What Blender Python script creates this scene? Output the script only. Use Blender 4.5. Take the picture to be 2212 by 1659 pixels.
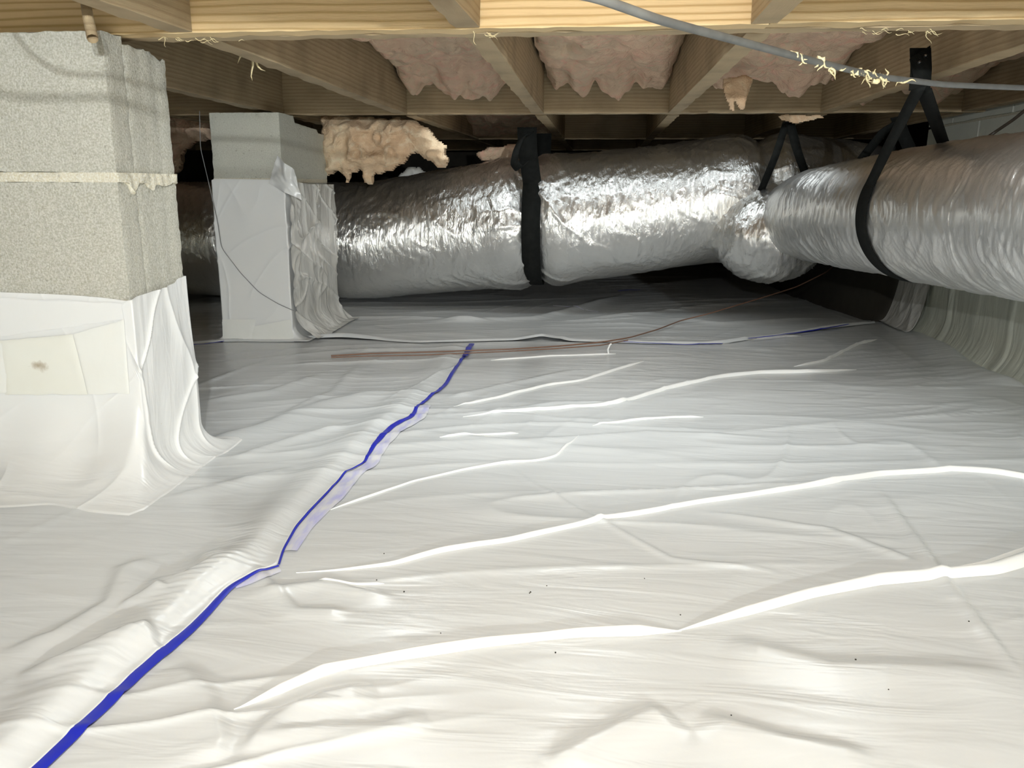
import bpy, math
import numpy as np
from mathutils import Vector, Matrix

for o in list(bpy.data.objects):
    bpy.data.objects.remove(o, do_unlink=True)
S = bpy.context.scene
COL = S.collection

# ------------------------------------------------------------------ camera, world, lights, exposure
FPX, CX, CY, H = 1750.0, 1106.0, 829.5, 0.49
_y = np.array([1300 - CX, -(405 - CY), -FPX]); _y /= np.linalg.norm(_y)
_z = np.cross(np.array([1, -.005, 0.]), _y); _z /= np.linalg.norm(_z)
if _z[1] < 0: _z = -_z
_x = np.cross(_y, _z)
MC = np.array([_x, _y, _z])                      # camera vector -> world vector
CAMP = np.array([0, 0, H])
def ray(px, py): return MC @ np.array([px - CX, -(py - CY), -FPX])
def oz(px, py, z=0.0):                           # measured point of the photograph on a horizontal plane
    d = ray(px, py); return CAMP + d * (z - H) / d[2]
def oy(px, py, y):
    d = ray(px, py); return CAMP + d * y / d[1]
def ox(px, py, x):
    d = ray(px, py); return CAMP + d * x / d[0]

cam_d = bpy.data.cameras.new('camera'); cam = bpy.data.objects.new('camera', cam_d); COL.objects.link(cam)
cam_d.sensor_width = 36; cam_d.lens = FPX / 2212 * 36; cam_d.clip_start = .01
mw = Matrix(MC.tolist()).to_4x4(); mw.translation = Vector(CAMP); cam.matrix_world = mw
S.camera = cam

W = bpy.data.worlds.new('world'); S.world = W; W.use_nodes = True
W.node_tree.nodes['Background'].inputs[0].default_value = (.9, .92, 1, 1)
W.node_tree.nodes['Background'].inputs[1].default_value = .02

def lamp(name, loc, watts, radius, col):
    d = bpy.data.lights.new(name, 'POINT'); d.energy = watts; d.shadow_soft_size = radius; d.color = col
    o = bpy.data.objects.new(name, d); o.location = loc; COL.objects.link(o); return o
lamp('work_or_fill_lamp', (-.07, -.03, .708), 27, .006, (.95, .985, 1))
lamp('work_or_fill_lamp', (.98, -2.4, .706), 205, .018, (.93, .98, 1))  # unseen fill added behind the camera to even out the brightness
def panel(loc, sx, sy, watts):
    d = bpy.data.lights.new('fill_panel', 'AREA'); d.shape = 'RECTANGLE'; d.size = sx; d.size_y = sy; d.spread = 2.5; d.energy = watts; d.color = (.91, .98, 1)
    o = bpy.data.objects.new('fill_panel', d); o.location = loc; COL.objects.link(o)
for _x0 in (-.425, .010, .450):                   # added fill light, hidden up between the joists behind the beams
    panel((_x0, 1.57, .770), .20, .15, 1.15)
    panel((_x0, 2.87, .738), .30, .10, .34)
S.view_settings.view_transform = 'Standard'; S.view_settings.look = 'None'
S.view_settings.exposure = .36; S.view_settings.gamma = 1; S.view_settings.use_curve_mapping = False

# ------------------------------------------------------------------ noise
_r = np.random.RandomState(7)
PERM = np.tile(_r.permutation(256), 3)
G3 = _r.normal(size=(256, 3)); G3 /= np.linalg.norm(G3, axis=1)[:, None]
def pn(x, y, z=0.0):
    x, y, z = np.broadcast_arrays(np.asarray(x, float), np.asarray(y, float), np.asarray(z, float))
    xi, yi, zi = np.floor(x).astype(int), np.floor(y).astype(int), np.floor(z).astype(int)
    xf, yf, zf = x - xi, y - yi, z - zi
    u, v, w = [t * t * t * (t * (t * 6 - 15) + 10) for t in (xf, yf, zf)]
    out = 0
    for a in (0, 1):
        for b in (0, 1):
            for c in (0, 1):
                h = PERM[PERM[PERM[(xi + a) & 255] + ((yi + b) & 255)] + ((zi + c) & 255)]
                g = G3[h]
                d = g[..., 0] * (xf - a) + g[..., 1] * (yf - b) + g[..., 2] * (zf - c)
                out = out + d * (u if a else 1 - u) * (v if b else 1 - v) * (w if c else 1 - w)
    return out * 1.5
def fbm(x, y, z=0.0, o=3):
    return sum(pn(x * 2 ** i, y * 2 ** i, z * 2 ** i + 7.3 * i) / 2 ** i for i in range(o))
def ridge(x, y, z=0.0, p=2.0):
    return np.clip(1 - np.abs(pn(x, y, z)) * 2.2, 0, 1) ** p

# ------------------------------------------------------------------ mesh helpers
def link(name, me, mat=None, parent=None, smooth=True):
    if mat: me.materials.append(getattr(mat, "m", mat))
    if smooth: me.shade_smooth()
    o = bpy.data.objects.new(name, me); COL.objects.link(o)
    if parent: o.parent = parent
    return o
def mesh_vf(name, V, Q, mat=None, parent=None, smooth=True):
    """quads (n,4) or triangles (n,3) from numpy arrays"""
    V = np.ascontiguousarray(V, dtype=np.float32); Q = np.asarray(Q, dtype=np.int32); k = Q.shape[1]
    me = bpy.data.meshes.new(name); me.vertices.add(len(V)); me.vertices.foreach_set('co', V.ravel())
    me.loops.add(Q.size); me.loops.foreach_set('vertex_index', Q.ravel())
    me.polygons.add(len(Q)); me.polygons.foreach_set('loop_start', np.arange(0, Q.size, k, dtype=np.int32))
    me.update(calc_edges=True); me.validate()
    return link(name, me, mat, parent, smooth)
def gridq(ny, nx, wu=False, off=0, flip=False):
    i, j = np.meshgrid(np.arange(ny - 1), np.arange(nx if wu else nx - 1), indexing='ij'); j2 = (j + 1) % nx
    q = np.stack([i * nx + j, i * nx + j2, (i + 1) * nx + j2, (i + 1) * nx + j], -1).reshape(-1, 4) + off
    return q[:, ::-1] if flip else q
def grid(name, P, mat=None, parent=None, wrap=False, flip=False, smooth=True):
    ny, nx = P.shape[:2]
    return mesh_vf(name, P.reshape(-1, 3), gridq(ny, nx, wrap, 0, flip), mat, parent, smooth)
def boxgrid(x0, x1, y0, y1, z0, z1, st):
    """closed box surface of small quads: V, Q (position based noise keeps the shared edges shut)"""
    Vs, Qs, off = [], [], 0
    lo, hi = np.array([x0, y0, z0]), np.array([x1, y1, z1])
    for ax in range(3):
        a, b = (ax + 1) % 3, (ax + 2) % 3
        na = max(2, int((hi[a] - lo[a]) / st) + 1); nb = max(2, int((hi[b] - lo[b]) / st) + 1)
        A, B = np.meshgrid(np.linspace(lo[a], hi[a], na), np.linspace(lo[b], hi[b], nb))
        for s in (0, 1):
            P = np.zeros(A.shape + (3,)); P[..., a] = A; P[..., b] = B; P[..., ax] = (lo, hi)[s][ax]
            Vs.append(P.reshape(-1, 3)); Qs.append(gridq(nb, na, False, off, s == 0)); off += A.size
    return np.concatenate(Vs), np.concatenate(Qs)
def rock(name, b, st, amp, mat, parent, fn=None, freq=18, edge=.6):
    V, Q = boxgrid(*b, st)
    lo, hi = np.array(b[::2]), np.array(b[1::2]); c = (lo + hi) / 2
    N = fbm(V[:, 0] * freq, V[:, 1] * freq, V[:, 2] * freq)
    # round and crumble the arrises: points near two faces at once are pulled in
    d = np.minimum(V - lo, hi - V); near = np.sort(d, axis=1)[:, 1]
    pull = np.exp(-near / .004) * edge * .003 * (1 + 1.4 * fbm(V[:, 0] * 40, V[:, 1] * 40, V[:, 2] * 40))
    dirn = (V - c) / np.linalg.norm(V - c, axis=1)[:, None]
    V = V + dirn * (N * amp - pull)[:, None]
    if fn is not None: V = fn(V)
    return mesh_vf(name, V, Q, mat, parent, False)
def resample(P, n):
    P = np.asarray(P, float); s = np.r_[0, np.cumsum(np.linalg.norm(np.diff(P, axis=0), axis=1))]
    t = np.linspace(0, s[-1], n)
    # Catmull-Rom like smoothing: linear resample followed by smoothing
    R = np.stack([np.interp(t, s, P[:, k]) for k in range(P.shape[1])], 1)
    k = max(1, n // (len(P) * 4))
    for _ in range(k * 2):
        R[1:-1] = (R[:-2] + 2 * R[1:-1] + R[2:]) / 4
    return R
def tube(name, P, rad, mat, parent=None, n=10, cap=True):
    P = np.asarray(P, float); m = len(P); rad = np.broadcast_to(rad, (m,))
    T = np.gradient(P, axis=0); T /= np.linalg.norm(T, axis=1)[:, None]
    up = np.array([0, 0, 1.]) if abs(T[:, 2]).max() < .97 else np.array([0, 1., .02])
    A = np.cross(T, up); A /= np.linalg.norm(A, axis=1)[:, None]; B = np.cross(A, T)
    th = np.linspace(0, 2 * np.pi, n, endpoint=False)
    R = P[:, None] + rad[:, None, None] * (A[:, None] * np.cos(th)[None, :, None] + B[:, None] * np.sin(th)[None, :, None])
    return grid(name, R, mat, parent, wrap=True)
def band(name, P, Wd, w, th, mat, parent=None):
    """flat webbing strap: path P, width direction Wd (per point or one), width w, thickness th"""
    P = np.asarray(P, float); m = len(P); Wd = np.broadcast_to(np.asarray(Wd, float), P.shape)
    Wd = Wd / np.linalg.norm(Wd, axis=1)[:, None]
    T = np.gradient(P, axis=0); T /= np.linalg.norm(T, axis=1)[:, None]
    N = np.cross(T, Wd); N /= np.linalg.norm(N, axis=1)[:, None] + 1e-9
    w = np.broadcast_to(w, (m,))[:, None]
    sec = [P - Wd * w / 2 - N * th / 2, P + Wd * w / 2 - N * th / 2, P + Wd * w / 2 + N * th / 2, P - Wd * w / 2 + N * th / 2]
    G = np.stack(sec, 1)
    V = G.reshape(-1, 3); Q = gridq(m, 4, True)
    Q = np.concatenate([Q, [[3, 2, 1, 0]], [[(m - 1) * 4 + k for k in (0, 1, 2, 3)]]])
    return mesh_vf(name, V, Q, mat, parent, False)
def empty(name, loc=(0, 0, 0)):
    o = bpy.data.objects.new(name, None); COL.objects.link(o); o.location = loc; o.empty_display_size = .05; return o
def tag(o, label=None, cat=None, group=None, kind=None):
    if label: o['label'] = label
    if cat: o['category'] = cat
    if group: o['group'] = group
    if kind: o['kind'] = kind
    return o

# ------------------------------------------------------------------ materials
class M:
    def __init__(s, name, base=(.8, .8, .8), rough=.5, metal=0., spec=.5, coords='Object'):
        s.m = bpy.data.materials.new(name); s.m.use_nodes = True; s.t = s.m.node_tree; s.b = s.t.nodes['Principled BSDF']
        s.b.inputs['Base Color'].default_value = (*base, 1); s.b.inputs['Roughness'].default_value = rough
        s.b.inputs['Metallic'].default_value = metal; s.b.inputs['Specular IOR Level'].default_value = spec
        s.tc = s.t.nodes.new('ShaderNodeTexCoord'); s.co = s.tc.outputs[coords]
    def n(s, kind, **kw):
        nd = s.t.nodes.new('ShaderNode' + kind)
        for k, v in kw.items():
            if k in nd.inputs: 
                if hasattr(v, 'links') or isinstance(v, bpy.types.NodeSocket): s.t.links.new(v, nd.inputs[k])
                else: nd.inputs[k].default_value = v
            else: setattr(nd, k, v)
        return nd
    def map(s, sc, rot=(0, 0, 0), loc=(0, 0, 0), src=None):
        nd = s.t.nodes.new('ShaderNodeMapping'); nd.inputs['Scale'].default_value = sc; nd.inputs['Rotation'].default_value = rot
        nd.inputs['Location'].default_value = loc; s.t.links.new(src or s.co, nd.inputs['Vector']); return nd.outputs[0]
    def noise(s, sc=5., detail=4., vec=None, rough=.5, dist=0.):
        nd = s.t.nodes.new('ShaderNodeTexNoise'); nd.inputs['Scale'].default_value = sc; nd.inputs['Detail'].default_value = detail
        nd.inputs['Roughness'].default_value = rough; nd.inputs['Distortion'].default_value = dist
        s.t.links.new(vec or s.co, nd.inputs['Vector']); return nd.outputs['Fac']
    def ramp(s, fac, stops):
        nd = s.t.nodes.new('ShaderNodeValToRGB'); s.t.links.new(fac, nd.inputs[0]); e = nd.color_ramp.elements
        while len(e) < len(stops): e.new(.5)
        for el, (p, c) in zip(e, stops): el.position = p; el.color = (*c, 1) if len(c) == 3 else c
        return nd.outputs[0]
    def mix(s, fac, a, b, mode='MIX'):
        nd = s.t.nodes.new('ShaderNodeMix'); nd.data_type = 'RGBA'; nd.blend_type = mode
        for k, v in ((0, fac), (6, a), (7, b)):
            if isinstance(v, bpy.types.NodeSocket): s.t.links.new(v, nd.inputs[k])
            else: nd.inputs[k].default_value = v if k == 0 else ((*v, 1) if len(v) == 3 else v)
        return nd.outputs[2]
    def math(s, op, a, b=0., c=0.):
        nd = s.t.nodes.new('ShaderNodeMath'); nd.operation = op
        for k, v in enumerate((a, b, c)):
            if isinstance(v, bpy.types.NodeSocket): s.t.links.new(v, nd.inputs[k])
            else: nd.inputs[k].default_value = v
        return nd.outputs[0]
    def bump(s, h, st=.5, d=.002):
        nd = s.t.nodes.new('ShaderNodeBump'); nd.inputs['Strength'].default_value = st; nd.inputs['Distance'].default_value = d
        s.t.links.new(h, nd.inputs['Height'])
        prev = s.b.inputs['Normal'].links
        if prev: s.t.links.new(prev[0].from_socket, nd.inputs['Normal'])
        s.t.links.new(nd.outputs[0], s.b.inputs['Normal'])
    def set(s, inp, v):
        if isinstance(v, bpy.types.NodeSocket): s.t.links.new(v, s.b.inputs[inp])
        else: s.b.inputs[inp].default_value = v

def liner_mat(name, base, base2, rough=.34, bumpst=.5, coat=.0, spec=.5):
    m = M(name, base, rough, spec=spec)
    m.b.inputs['Base Color'].default_value = (*[(a + b) / 2 for a, b in zip(base, base2)], 1)
    m.bump(m.noise(5, 3, m.map((1, 5, 1), (0, 0, .28)), .5, .8), bumpst, .012)
    m.bump(m.noise(160, 3), .12, .0006)
    return m
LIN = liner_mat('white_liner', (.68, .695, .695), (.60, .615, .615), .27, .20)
FOLD = liner_mat('lit_liner_fold', (.86, .86, .84), (.84, .84, .82), .4, .12)  # whiter than the liner: light caught by the pleats put into the colour
WRAP = liner_mat('liner_wrap', (.78, .78, .765), (.72, .72, .705), .28, .35)
def gloss_film():
    m = M('glossy_film', (.70, .69, .65), .16, spec=.6)
    m.set('Base Color', m.mix(m.noise(6, 3), (.74, .74, .71), (.60, .58, .53)))
    m.bump(m.noise(16, 4, m.map((1, 1, .45)), .5, 1.2), .7, .01)
    return m
FILM = gloss_film()
def tape_mat():
    m = M('seam_tape', (.80, .80, .73), .42)
    m.set('Base Color', m.mix(m.noise(14, 3), (.80, .80, .77), (.73, .73, .68)))
    m.bump(m.noise(40, 3), .3, .002); return m
TAPE = tape_mat()
def stain_mat():
    m = M('stained_patch', (.8, .8, .72), .5)
    c = m.mix(m.noise(12, 3), (.78, .78, .73), (.70, .69, .61))
    d = m.t.nodes.new('ShaderNodeVectorMath'); d.operation = 'LENGTH'
    m.t.links.new(m.map((34, 34, 60), loc=(0, 0, 0)), d.inputs[0])
    k = m.math('SUBTRACT', 1.3, m.math('ADD', d.outputs['Value'], m.math('MULTIPLY', m.noise(70, 4), 1.4)))
    k = m.math('MULTIPLY', m.math('MAXIMUM', k, 0), 1.6); k = m.math('MINIMUM', k, .8)
    m.set('Base Color', m.mix(k, c, (.30, .22, .12))); return m
STAIN = stain_mat()
def block_mat(name, a, b, c):
    m = M(name, a, .92, spec=.15)
    big = m.noise(7, 4); col = m.mix(big, a, b)
    sp = m.noise(330, 3); col = m.mix(m.ramp(sp, [(.36, (0, 0, 0)), (.68, (1, 1, 1))]), col, c)
    pit = m.noise(120, 3); k = m.ramp(pit, [(.0, (1, 1, 1)), (.30, (1, 1, 1)), (.36, (0, 0, 0))])
    m.set('Base Color', m.mix(m.math('MULTIPLY', k, .45), col, (.22, .20, .16)))
    m.bump(m.noise(230, 3, rough=.65), .7, .0022); m.bump(m.noise(60, 3), .35, .003); return m
BLOCK = block_mat('concrete_block', (.42, .41, .35), (.37, .35, .28), (.56, .55, .49))
BLOCK2 = block_mat('pale_block', (.52, .52, .45), (.46, .45, .38), (.60, .60, .53))  # paler block tone for the second pier, left and front walls
MORT = block_mat('mortar', (.62, .58, .46), (.55, .48, .33), (.72, .70, .62))
def wood_mat(name, light, dark, line, grime=.25, sc=1.):
    m = M(name, light, .62, spec=.3)
    w = m.n('TexWave', wave_type='BANDS', bands_direction='Z', wave_profile='SIN')
    w.inputs['Scale'].default_value = 30 * sc; w.inputs['Distortion'].default_value = 4; w.inputs['Detail'].default_value = 2
    w.inputs['Detail Scale'].default_value = 1.2
    m.t.links.new(m.map((.10, .5, 1)), w.inputs['Vector'])
    f = m.ramp(w.outputs['Fac'], [(.45, (0, 0, 0)), (.78, (.35, .35, .35)), (1, (1, 1, 1))])
    c = m.mix(f, light, line)
    c = m.mix(m.math('MULTIPLY', m.noise(3, 3, m.map((.6, 3, 3))), .55), c, dark)
    fib = m.noise(9, 5, m.map((4, 90, 90))); c = m.mix(m.math('MULTIPLY', fib, .35), c, dark)
    g = m.ramp(m.noise(9, 4), [(.45, (0, 0, 0)), (.75, (1, 1, 1))])
    c = m.mix(m.math('MULTIPLY', g, grime), c, (.16, .12, .07))
    oi = m.t.nodes.new('ShaderNodeObjectInfo')
    h = m.t.nodes.new('ShaderNodeHueSaturation'); m.t.links.new(c, h.inputs['Color'])
    m.t.links.new(m.math('MULTIPLY_ADD', oi.outputs['Random'], .3, .85), h.inputs['Value'])
    m.set('Base Color', h.outputs[0])
    m.bump(w.outputs['Fac'], .25, .0012); m.bump(m.noise(12, 4, m.map((3, 70, 70))), .5, .0015); return m
PINE = wood_mat('pine', (.80, .62, .36), (.64, .46, .23), (.42, .25, .09), .12)
OLD = wood_mat('weathered_pine', (.54, .42, .26), (.33, .25, .15), (.40, .29, .17), .45)
SPLIN = M('raw_splinter', (.80, .68, .40), .7)
def insul(name, a, b, c):
    m = M(name, a, 1.0, spec=.02)
    f = m.noise(6, 4, dist=.6); col = m.mix(m.ramp(f, [(.35, (0, 0, 0)), (.65, (1, 1, 1))]), a, b)
    g = m.noise(22, 5, dist=1.5); col = m.mix(m.ramp(g, [(.5, (0, 0, 0)), (.8, (1, 1, 1))]), col, c)
    m.set('Base Color', col); m.bump(m.noise(30, 6, rough=.65, dist=1.2), .9, .012); m.bump(m.noise(190, 4), .6, .003)
    m.set('Subsurface Weight', 0.); return m
PINK = insul('pink_fibreglass', (.84, .60, .44), (.74, .58, .42), (.88, .52, .40))
CREAM = insul('cream_fibreglass', (.80, .62, .42), (.72, .50, .32), (.86, .74, .54))
def foil_mat(name, rough, crinkle):
    m = M(name, (.80, .80, .79), rough, .93)
    m.set('Base Color', m.mix(m.noise(5, 3), (.92, .92, .91), (.80, .79, .76)))
    r = m.noise(9, 3); m.set('Roughness', m.math('MULTIPLY_ADD', r, .22, rough - .11))
    v = m.n('TexVoronoi', feature='DISTANCE_TO_EDGE'); v.inputs['Scale'].default_value = 44
    m.t.links.new(m.map((1, 1, .6)), v.inputs['Vector'])
    m.bump(m.noise(34, 6, m.map((1.5, 1, .4), (0, .35, 0)), .62, 2.6), crinkle, .0055)
    m.bump(v.outputs['Distance'], crinkle * .5, .006)
    m.bump(m.noise(90, 3, dist=.8), crinkle * .5, .0015); return m
FOIL = foil_mat('crinkled_foil', .22, .55)
FOILR = foil_mat('ribbed_foil', .34, .30)
def strap_mat():
    m = M('black_webbing', (.018, .019, .018), .8, spec=.12)
    w = m.n('TexWave', wave_type='BANDS', bands_direction='DIAGONAL'); w.inputs['Scale'].default_value = 260
    m.t.links.new(m.co, w.inputs['Vector']); m.bump(w.outputs['Fac'], .5, .0008)
    m.set('Base Color', m.mix(m.noise(60, 3), (.007, .008, .007), (.018, .019, .018))); return m
STRAP = strap_mat()
BLUE = M('blue_print', (.012, .022, .50), .38)
BLUE.set('Base Color', BLUE.mix(BLUE.noise(30, 3), (.006, .012, .36), (.015, .03, .50)))
def smear_mat():
    m = M('blue_smear', (.4, .4, .8), .4)
    n = m.noise(26, 4, m.map((3, .8, 1))); m.set('Base Color', m.mix(m.ramp(n, [(.40, (0, 0, 0)), (.75, (1, 1, 1))]), (.70, .70, .72), (.42, .42, .74))); return m
SMEAR = smear_mat()
COPPER = M('copper_sheath', (.20, .105, .065), .45)
CABLE = M('grey_cable', (.30, .32, .34), .5)
CABLE.set('Base Color', CABLE.mix(CABLE.noise(60, 4), (.17, .175, .165), (.08, .08, .08)))
WIRE = M('dark_wire', (.05, .04, .03), .5)
GREYW = M('grey_string', (.25, .25, .25), .6)
DARK = M('dark_soil_shade', (.03, .026, .02), 1.); DARK.set('Base Color', DARK.mix(DARK.noise(20, 5), (.035, .03, .022), (.015, .013, .01)))  # near-black for grit and back wall, also the shade built as a wedge
MET = M('screw_steel', (.5, .5, .5), .3, 1.0)

# ------------------------------------------------------------------ ground heights
def segd(x, y, P):
    """distance to polyline, signed side (left = +) and fraction along it"""
    best = np.full(x.shape, 1e9); fr = np.zeros(x.shape); side = np.zeros(x.shape); L = len(P) - 1
    for i in range(L):
        a, b = P[i], P[i + 1]; d = b - a; l2 = d @ d + 1e-12
        t = np.clip(((x - a[0]) * d[0] + (y - a[1]) * d[1]) / l2, 0, 1)
        ex, ey = x - a[0] - t * d[0], y - a[1] - t * d[1]; q = np.hypot(ex, ey); k = q < best
        best = np.where(k, q, best); fr = np.where(k, (i + t) / L, fr); side = np.where(k, np.sign(d[0] * ey - d[1] * ex), side)
    return best, side, fr
def fl(pts): return np.array([oz(px, py)[:2] for px, py in pts])
SOFT = [  # soft ridges and hollows of the liner read off the photograph: points, half-width m, height m
    (fl([(1180, 1659), (1280, 1600), (1380, 1550), (1450, 1525)]), .012, .008),
    (fl([(525, 1640), (590, 1560), (700, 1505), (820, 1480)]), .010, .007),
    (fl([(560, 1600), (700, 1575), (830, 1570), (930, 1540)]), .008, .005),
    (fl([(30, 1475), (180, 1430), (300, 1388), (340, 1375)]), .010, .009),
    (fl([(0, 1420), (120, 1380), (240, 1310), (270, 1240), (340, 1215)]), .010, .006),
    (fl([(255, 1330), (330, 1295), (355, 1285)]), .007, .006),
    (fl([(300, 1275), (400, 1272), (470, 1240), (420, 1215)]), .012, .008),
    (fl([(540, 1225), (640, 1320), (760, 1325)]), .006, .004),
    (fl([(370, 1430), (440, 1500), (470, 1600), (450, 1659)]), .012, .007),
    (fl([(560, 1280), (700, 1265), (860, 1300)]), .006, .004),
    (fl([(1560, 1380), (1800, 1440), (2212, 1460)]), .014, .006),
    (fl([(1500, 1540), (1700, 1600), (1900, 1640)]), .012, .006),
    (fl([(1900, 1060), (2020, 1230), (2212, 1470)]), .005, .004),
    (fl([(1480, 1100), (1800, 1150), (2000, 1230)]), .005, .003),
    (fl([(1100, 1010), (1260, 1110), (1450, 1210), (1700, 1240)]), .003, .002),
    (fl([(430, 960), (560, 930), (700, 880), (860, 850)]), .02, .010),
    (fl([(600, 905), (720, 850), (780, 790)]), .008, .005),
    (fl([(500, 1000), (640, 955), (760, 925)]), .008, .007),
    (fl([(350, 1090), (520, 1050), (640, 1020)]), .010, .005),
    (fl([(430, 870), (580, 850), (700, 815)]), .010, .006),
    (fl([(900, 940), (1100, 960), (1400, 930), (1700, 940)]), .008, .004),
    (fl([(1000, 900), (1200, 868), (1400, 862)]), .006, .005),
    (fl([(960, 860), (1080, 830), (1240, 800)]), .006, .005),
    (fl([(1440, 690), (1560, 700), (1800, 690)]), .012, .006),
    (fl([(1200, 700), (1500, 665), (1760, 650)]), .012, .006),
    (fl([(900, 700), (1150, 690), (1350, 640)]), .014, .010),
    (fl([(720, 690), (900, 690), (1080, 700)]), .012, .008),
    (fl([(1960, 700), (2100, 800), (2212, 840)]), .03, .014),
]
def ground(x, y):
    x = np.asarray(x, float); y = np.asarray(y, float)
    fade = np.clip((y + .2) / .8, 0, 1)
    h = .010 * fbm(x * 1.1 + 3.1, y * 1.3, 1.7, 2)
    u = x * .96 + y * .28; v = -x * .28 + y * .96
    wv = v + .05 * pn(u * 1.3, v * 1.5, 6)
    S2 = lambda q: np.clip(q, 0, 9) ** 2
    h += .0060 * ridge(u * .8, wv * 4.2, 4.2, 4) * S2(.25 + 1.4 * pn(x * 1.1, y * 1.1, 9))
    h += .0042 * ridge(u * 1.5 + 9, wv * 9.0, 2.1, 5) * S2(.2 + 1.5 * pn(x * 1.5, y * 1.5, 19))
    h += .0030 * pn(u * 1.6, wv * 7, 3.3) * S2(.5 + 1.0 * pn(x * 1.4, y * 1.4, 29))
    d = u * .5 + v * .86; e = -u * .86 + v * .5
    h += .0040 * ridge(u * 1.3 + 5, wv * 6.0 + .4 * u, 14.2, 5) * S2(.45 + 1.2 * pn(x * 1.2, y * 1.2, 49))
    h += .0026 * ridge(u * 2.6 + 1, wv * 15.0, 22.1, 6) * S2(.25 + 1.5 * pn(x * 1.8, y * 1.8, 59))
    h += .0030 * ridge(d * 1.8 + 7, e * 7.0, 32.1, 8) * S2(.25 + 1.5 * pn(x * 1.6, y * 1.6, 69))
    h += .0036 * ridge(d * 1.0 + 3, e * 4.5, 12.1, 6) * S2(.1 + 1.6 * pn(x * 1.3, y * 1.3, 39))
    h += .0060 * pn(u * 1.1 + 4, v * 3.1, 7.7)
    for P, w, a in SOFT:
        k = (x > P[:, 0].min() - .15) & (x < P[:, 0].max() + .15) & (y > P[:, 1].min() - .15) & (y < P[:, 1].max() + .15)
        if not k.any(): continue
        d, sd, fr = segd(x[k], y[k], P)
        s = np.where(sd > 0, 1.0, 2.4)
        h[k] += a * np.exp(-(d / (w * s)) ** 2 * .8) * np.clip(np.sin(np.pi * np.clip(fr, .02, .98)) * 2, 0, 1)
    return h

# ------------------------------------------------------------------ floor: one wrinkled white ground liner
yr = np.r_[np.linspace(-4, .25, 30), np.geomspace(.28, 4.6, 640), np.linspace(4.7, 7.2, 16)]
s = np.linspace(0, 1, 540)
YY = np.repeat(yr[:, None], 552, 1)
wl = -(.74 * np.clip(yr, .3, None) + .25); wr = np.minimum(.60 * np.clip(yr, .3, None) + .22, 1.16)
X = wl[:, None] + (wr - wl)[:, None] * s[None]
X = np.concatenate([np.linspace(-5.5, wl - .05, 7).T, X, np.linspace(wr + .005, np.full_like(wr, 1.30), 5).T], 1)
def seam_curves():
    a = fl([(80, 1659), (300, 1447), (400, 1365), (500, 1270), (602, 1232), (640, 1150), (700, 1080), (787, 1008), (888, 908), (960, 830), (1013, 755)])
    b = fl([(330, 752), (600, 735), (900, 744), (1400, 750), (1560, 747), (1720, 724), (1890, 703)])
    return a, b
_a, _b = seam_curves()
under = np.clip((np.interp(YY, _a[:, 1], _a[:, 0]) - .06 - X) / .05, 0, 1) * np.clip((2.36 - YY) / .1, 0, 1)
under = np.maximum(under, np.clip((YY - np.interp(X, _b[:, 0], _b[:, 1]) - .04) / .05, 0, 1) * np.clip((X - _b[0, 0] - .05) / .05, 0, 1) * np.clip((_b[-1, 0] - .04 - X) / .05, 0, 1) * (YY < 4.7))
Pf = np.stack([X, YY, ground(X, YY) - .008 * under], -1)
floor = tag(grid('floor', Pf, LIN), 'white plastic ground liner with long folds covering the whole crawl space', kind='structure')

# pleats of the liner that stand up as crisp ridges, painted brighter as if lit
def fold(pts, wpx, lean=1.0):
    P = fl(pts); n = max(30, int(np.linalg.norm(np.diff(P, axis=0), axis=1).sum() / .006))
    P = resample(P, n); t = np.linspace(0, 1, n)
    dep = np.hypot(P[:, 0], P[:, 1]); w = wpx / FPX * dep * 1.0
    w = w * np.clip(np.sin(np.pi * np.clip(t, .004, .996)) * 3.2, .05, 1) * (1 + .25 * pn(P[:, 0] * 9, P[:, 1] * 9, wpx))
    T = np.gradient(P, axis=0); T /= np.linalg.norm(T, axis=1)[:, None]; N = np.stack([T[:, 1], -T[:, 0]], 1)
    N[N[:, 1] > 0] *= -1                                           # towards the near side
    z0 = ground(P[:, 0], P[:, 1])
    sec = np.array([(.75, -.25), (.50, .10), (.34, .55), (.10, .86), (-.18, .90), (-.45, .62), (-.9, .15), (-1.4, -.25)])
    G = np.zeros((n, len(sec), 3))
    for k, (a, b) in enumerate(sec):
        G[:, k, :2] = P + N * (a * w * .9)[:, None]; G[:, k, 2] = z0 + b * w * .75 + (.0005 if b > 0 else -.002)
    return grid('fold', G, FOLD, floor)
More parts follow.
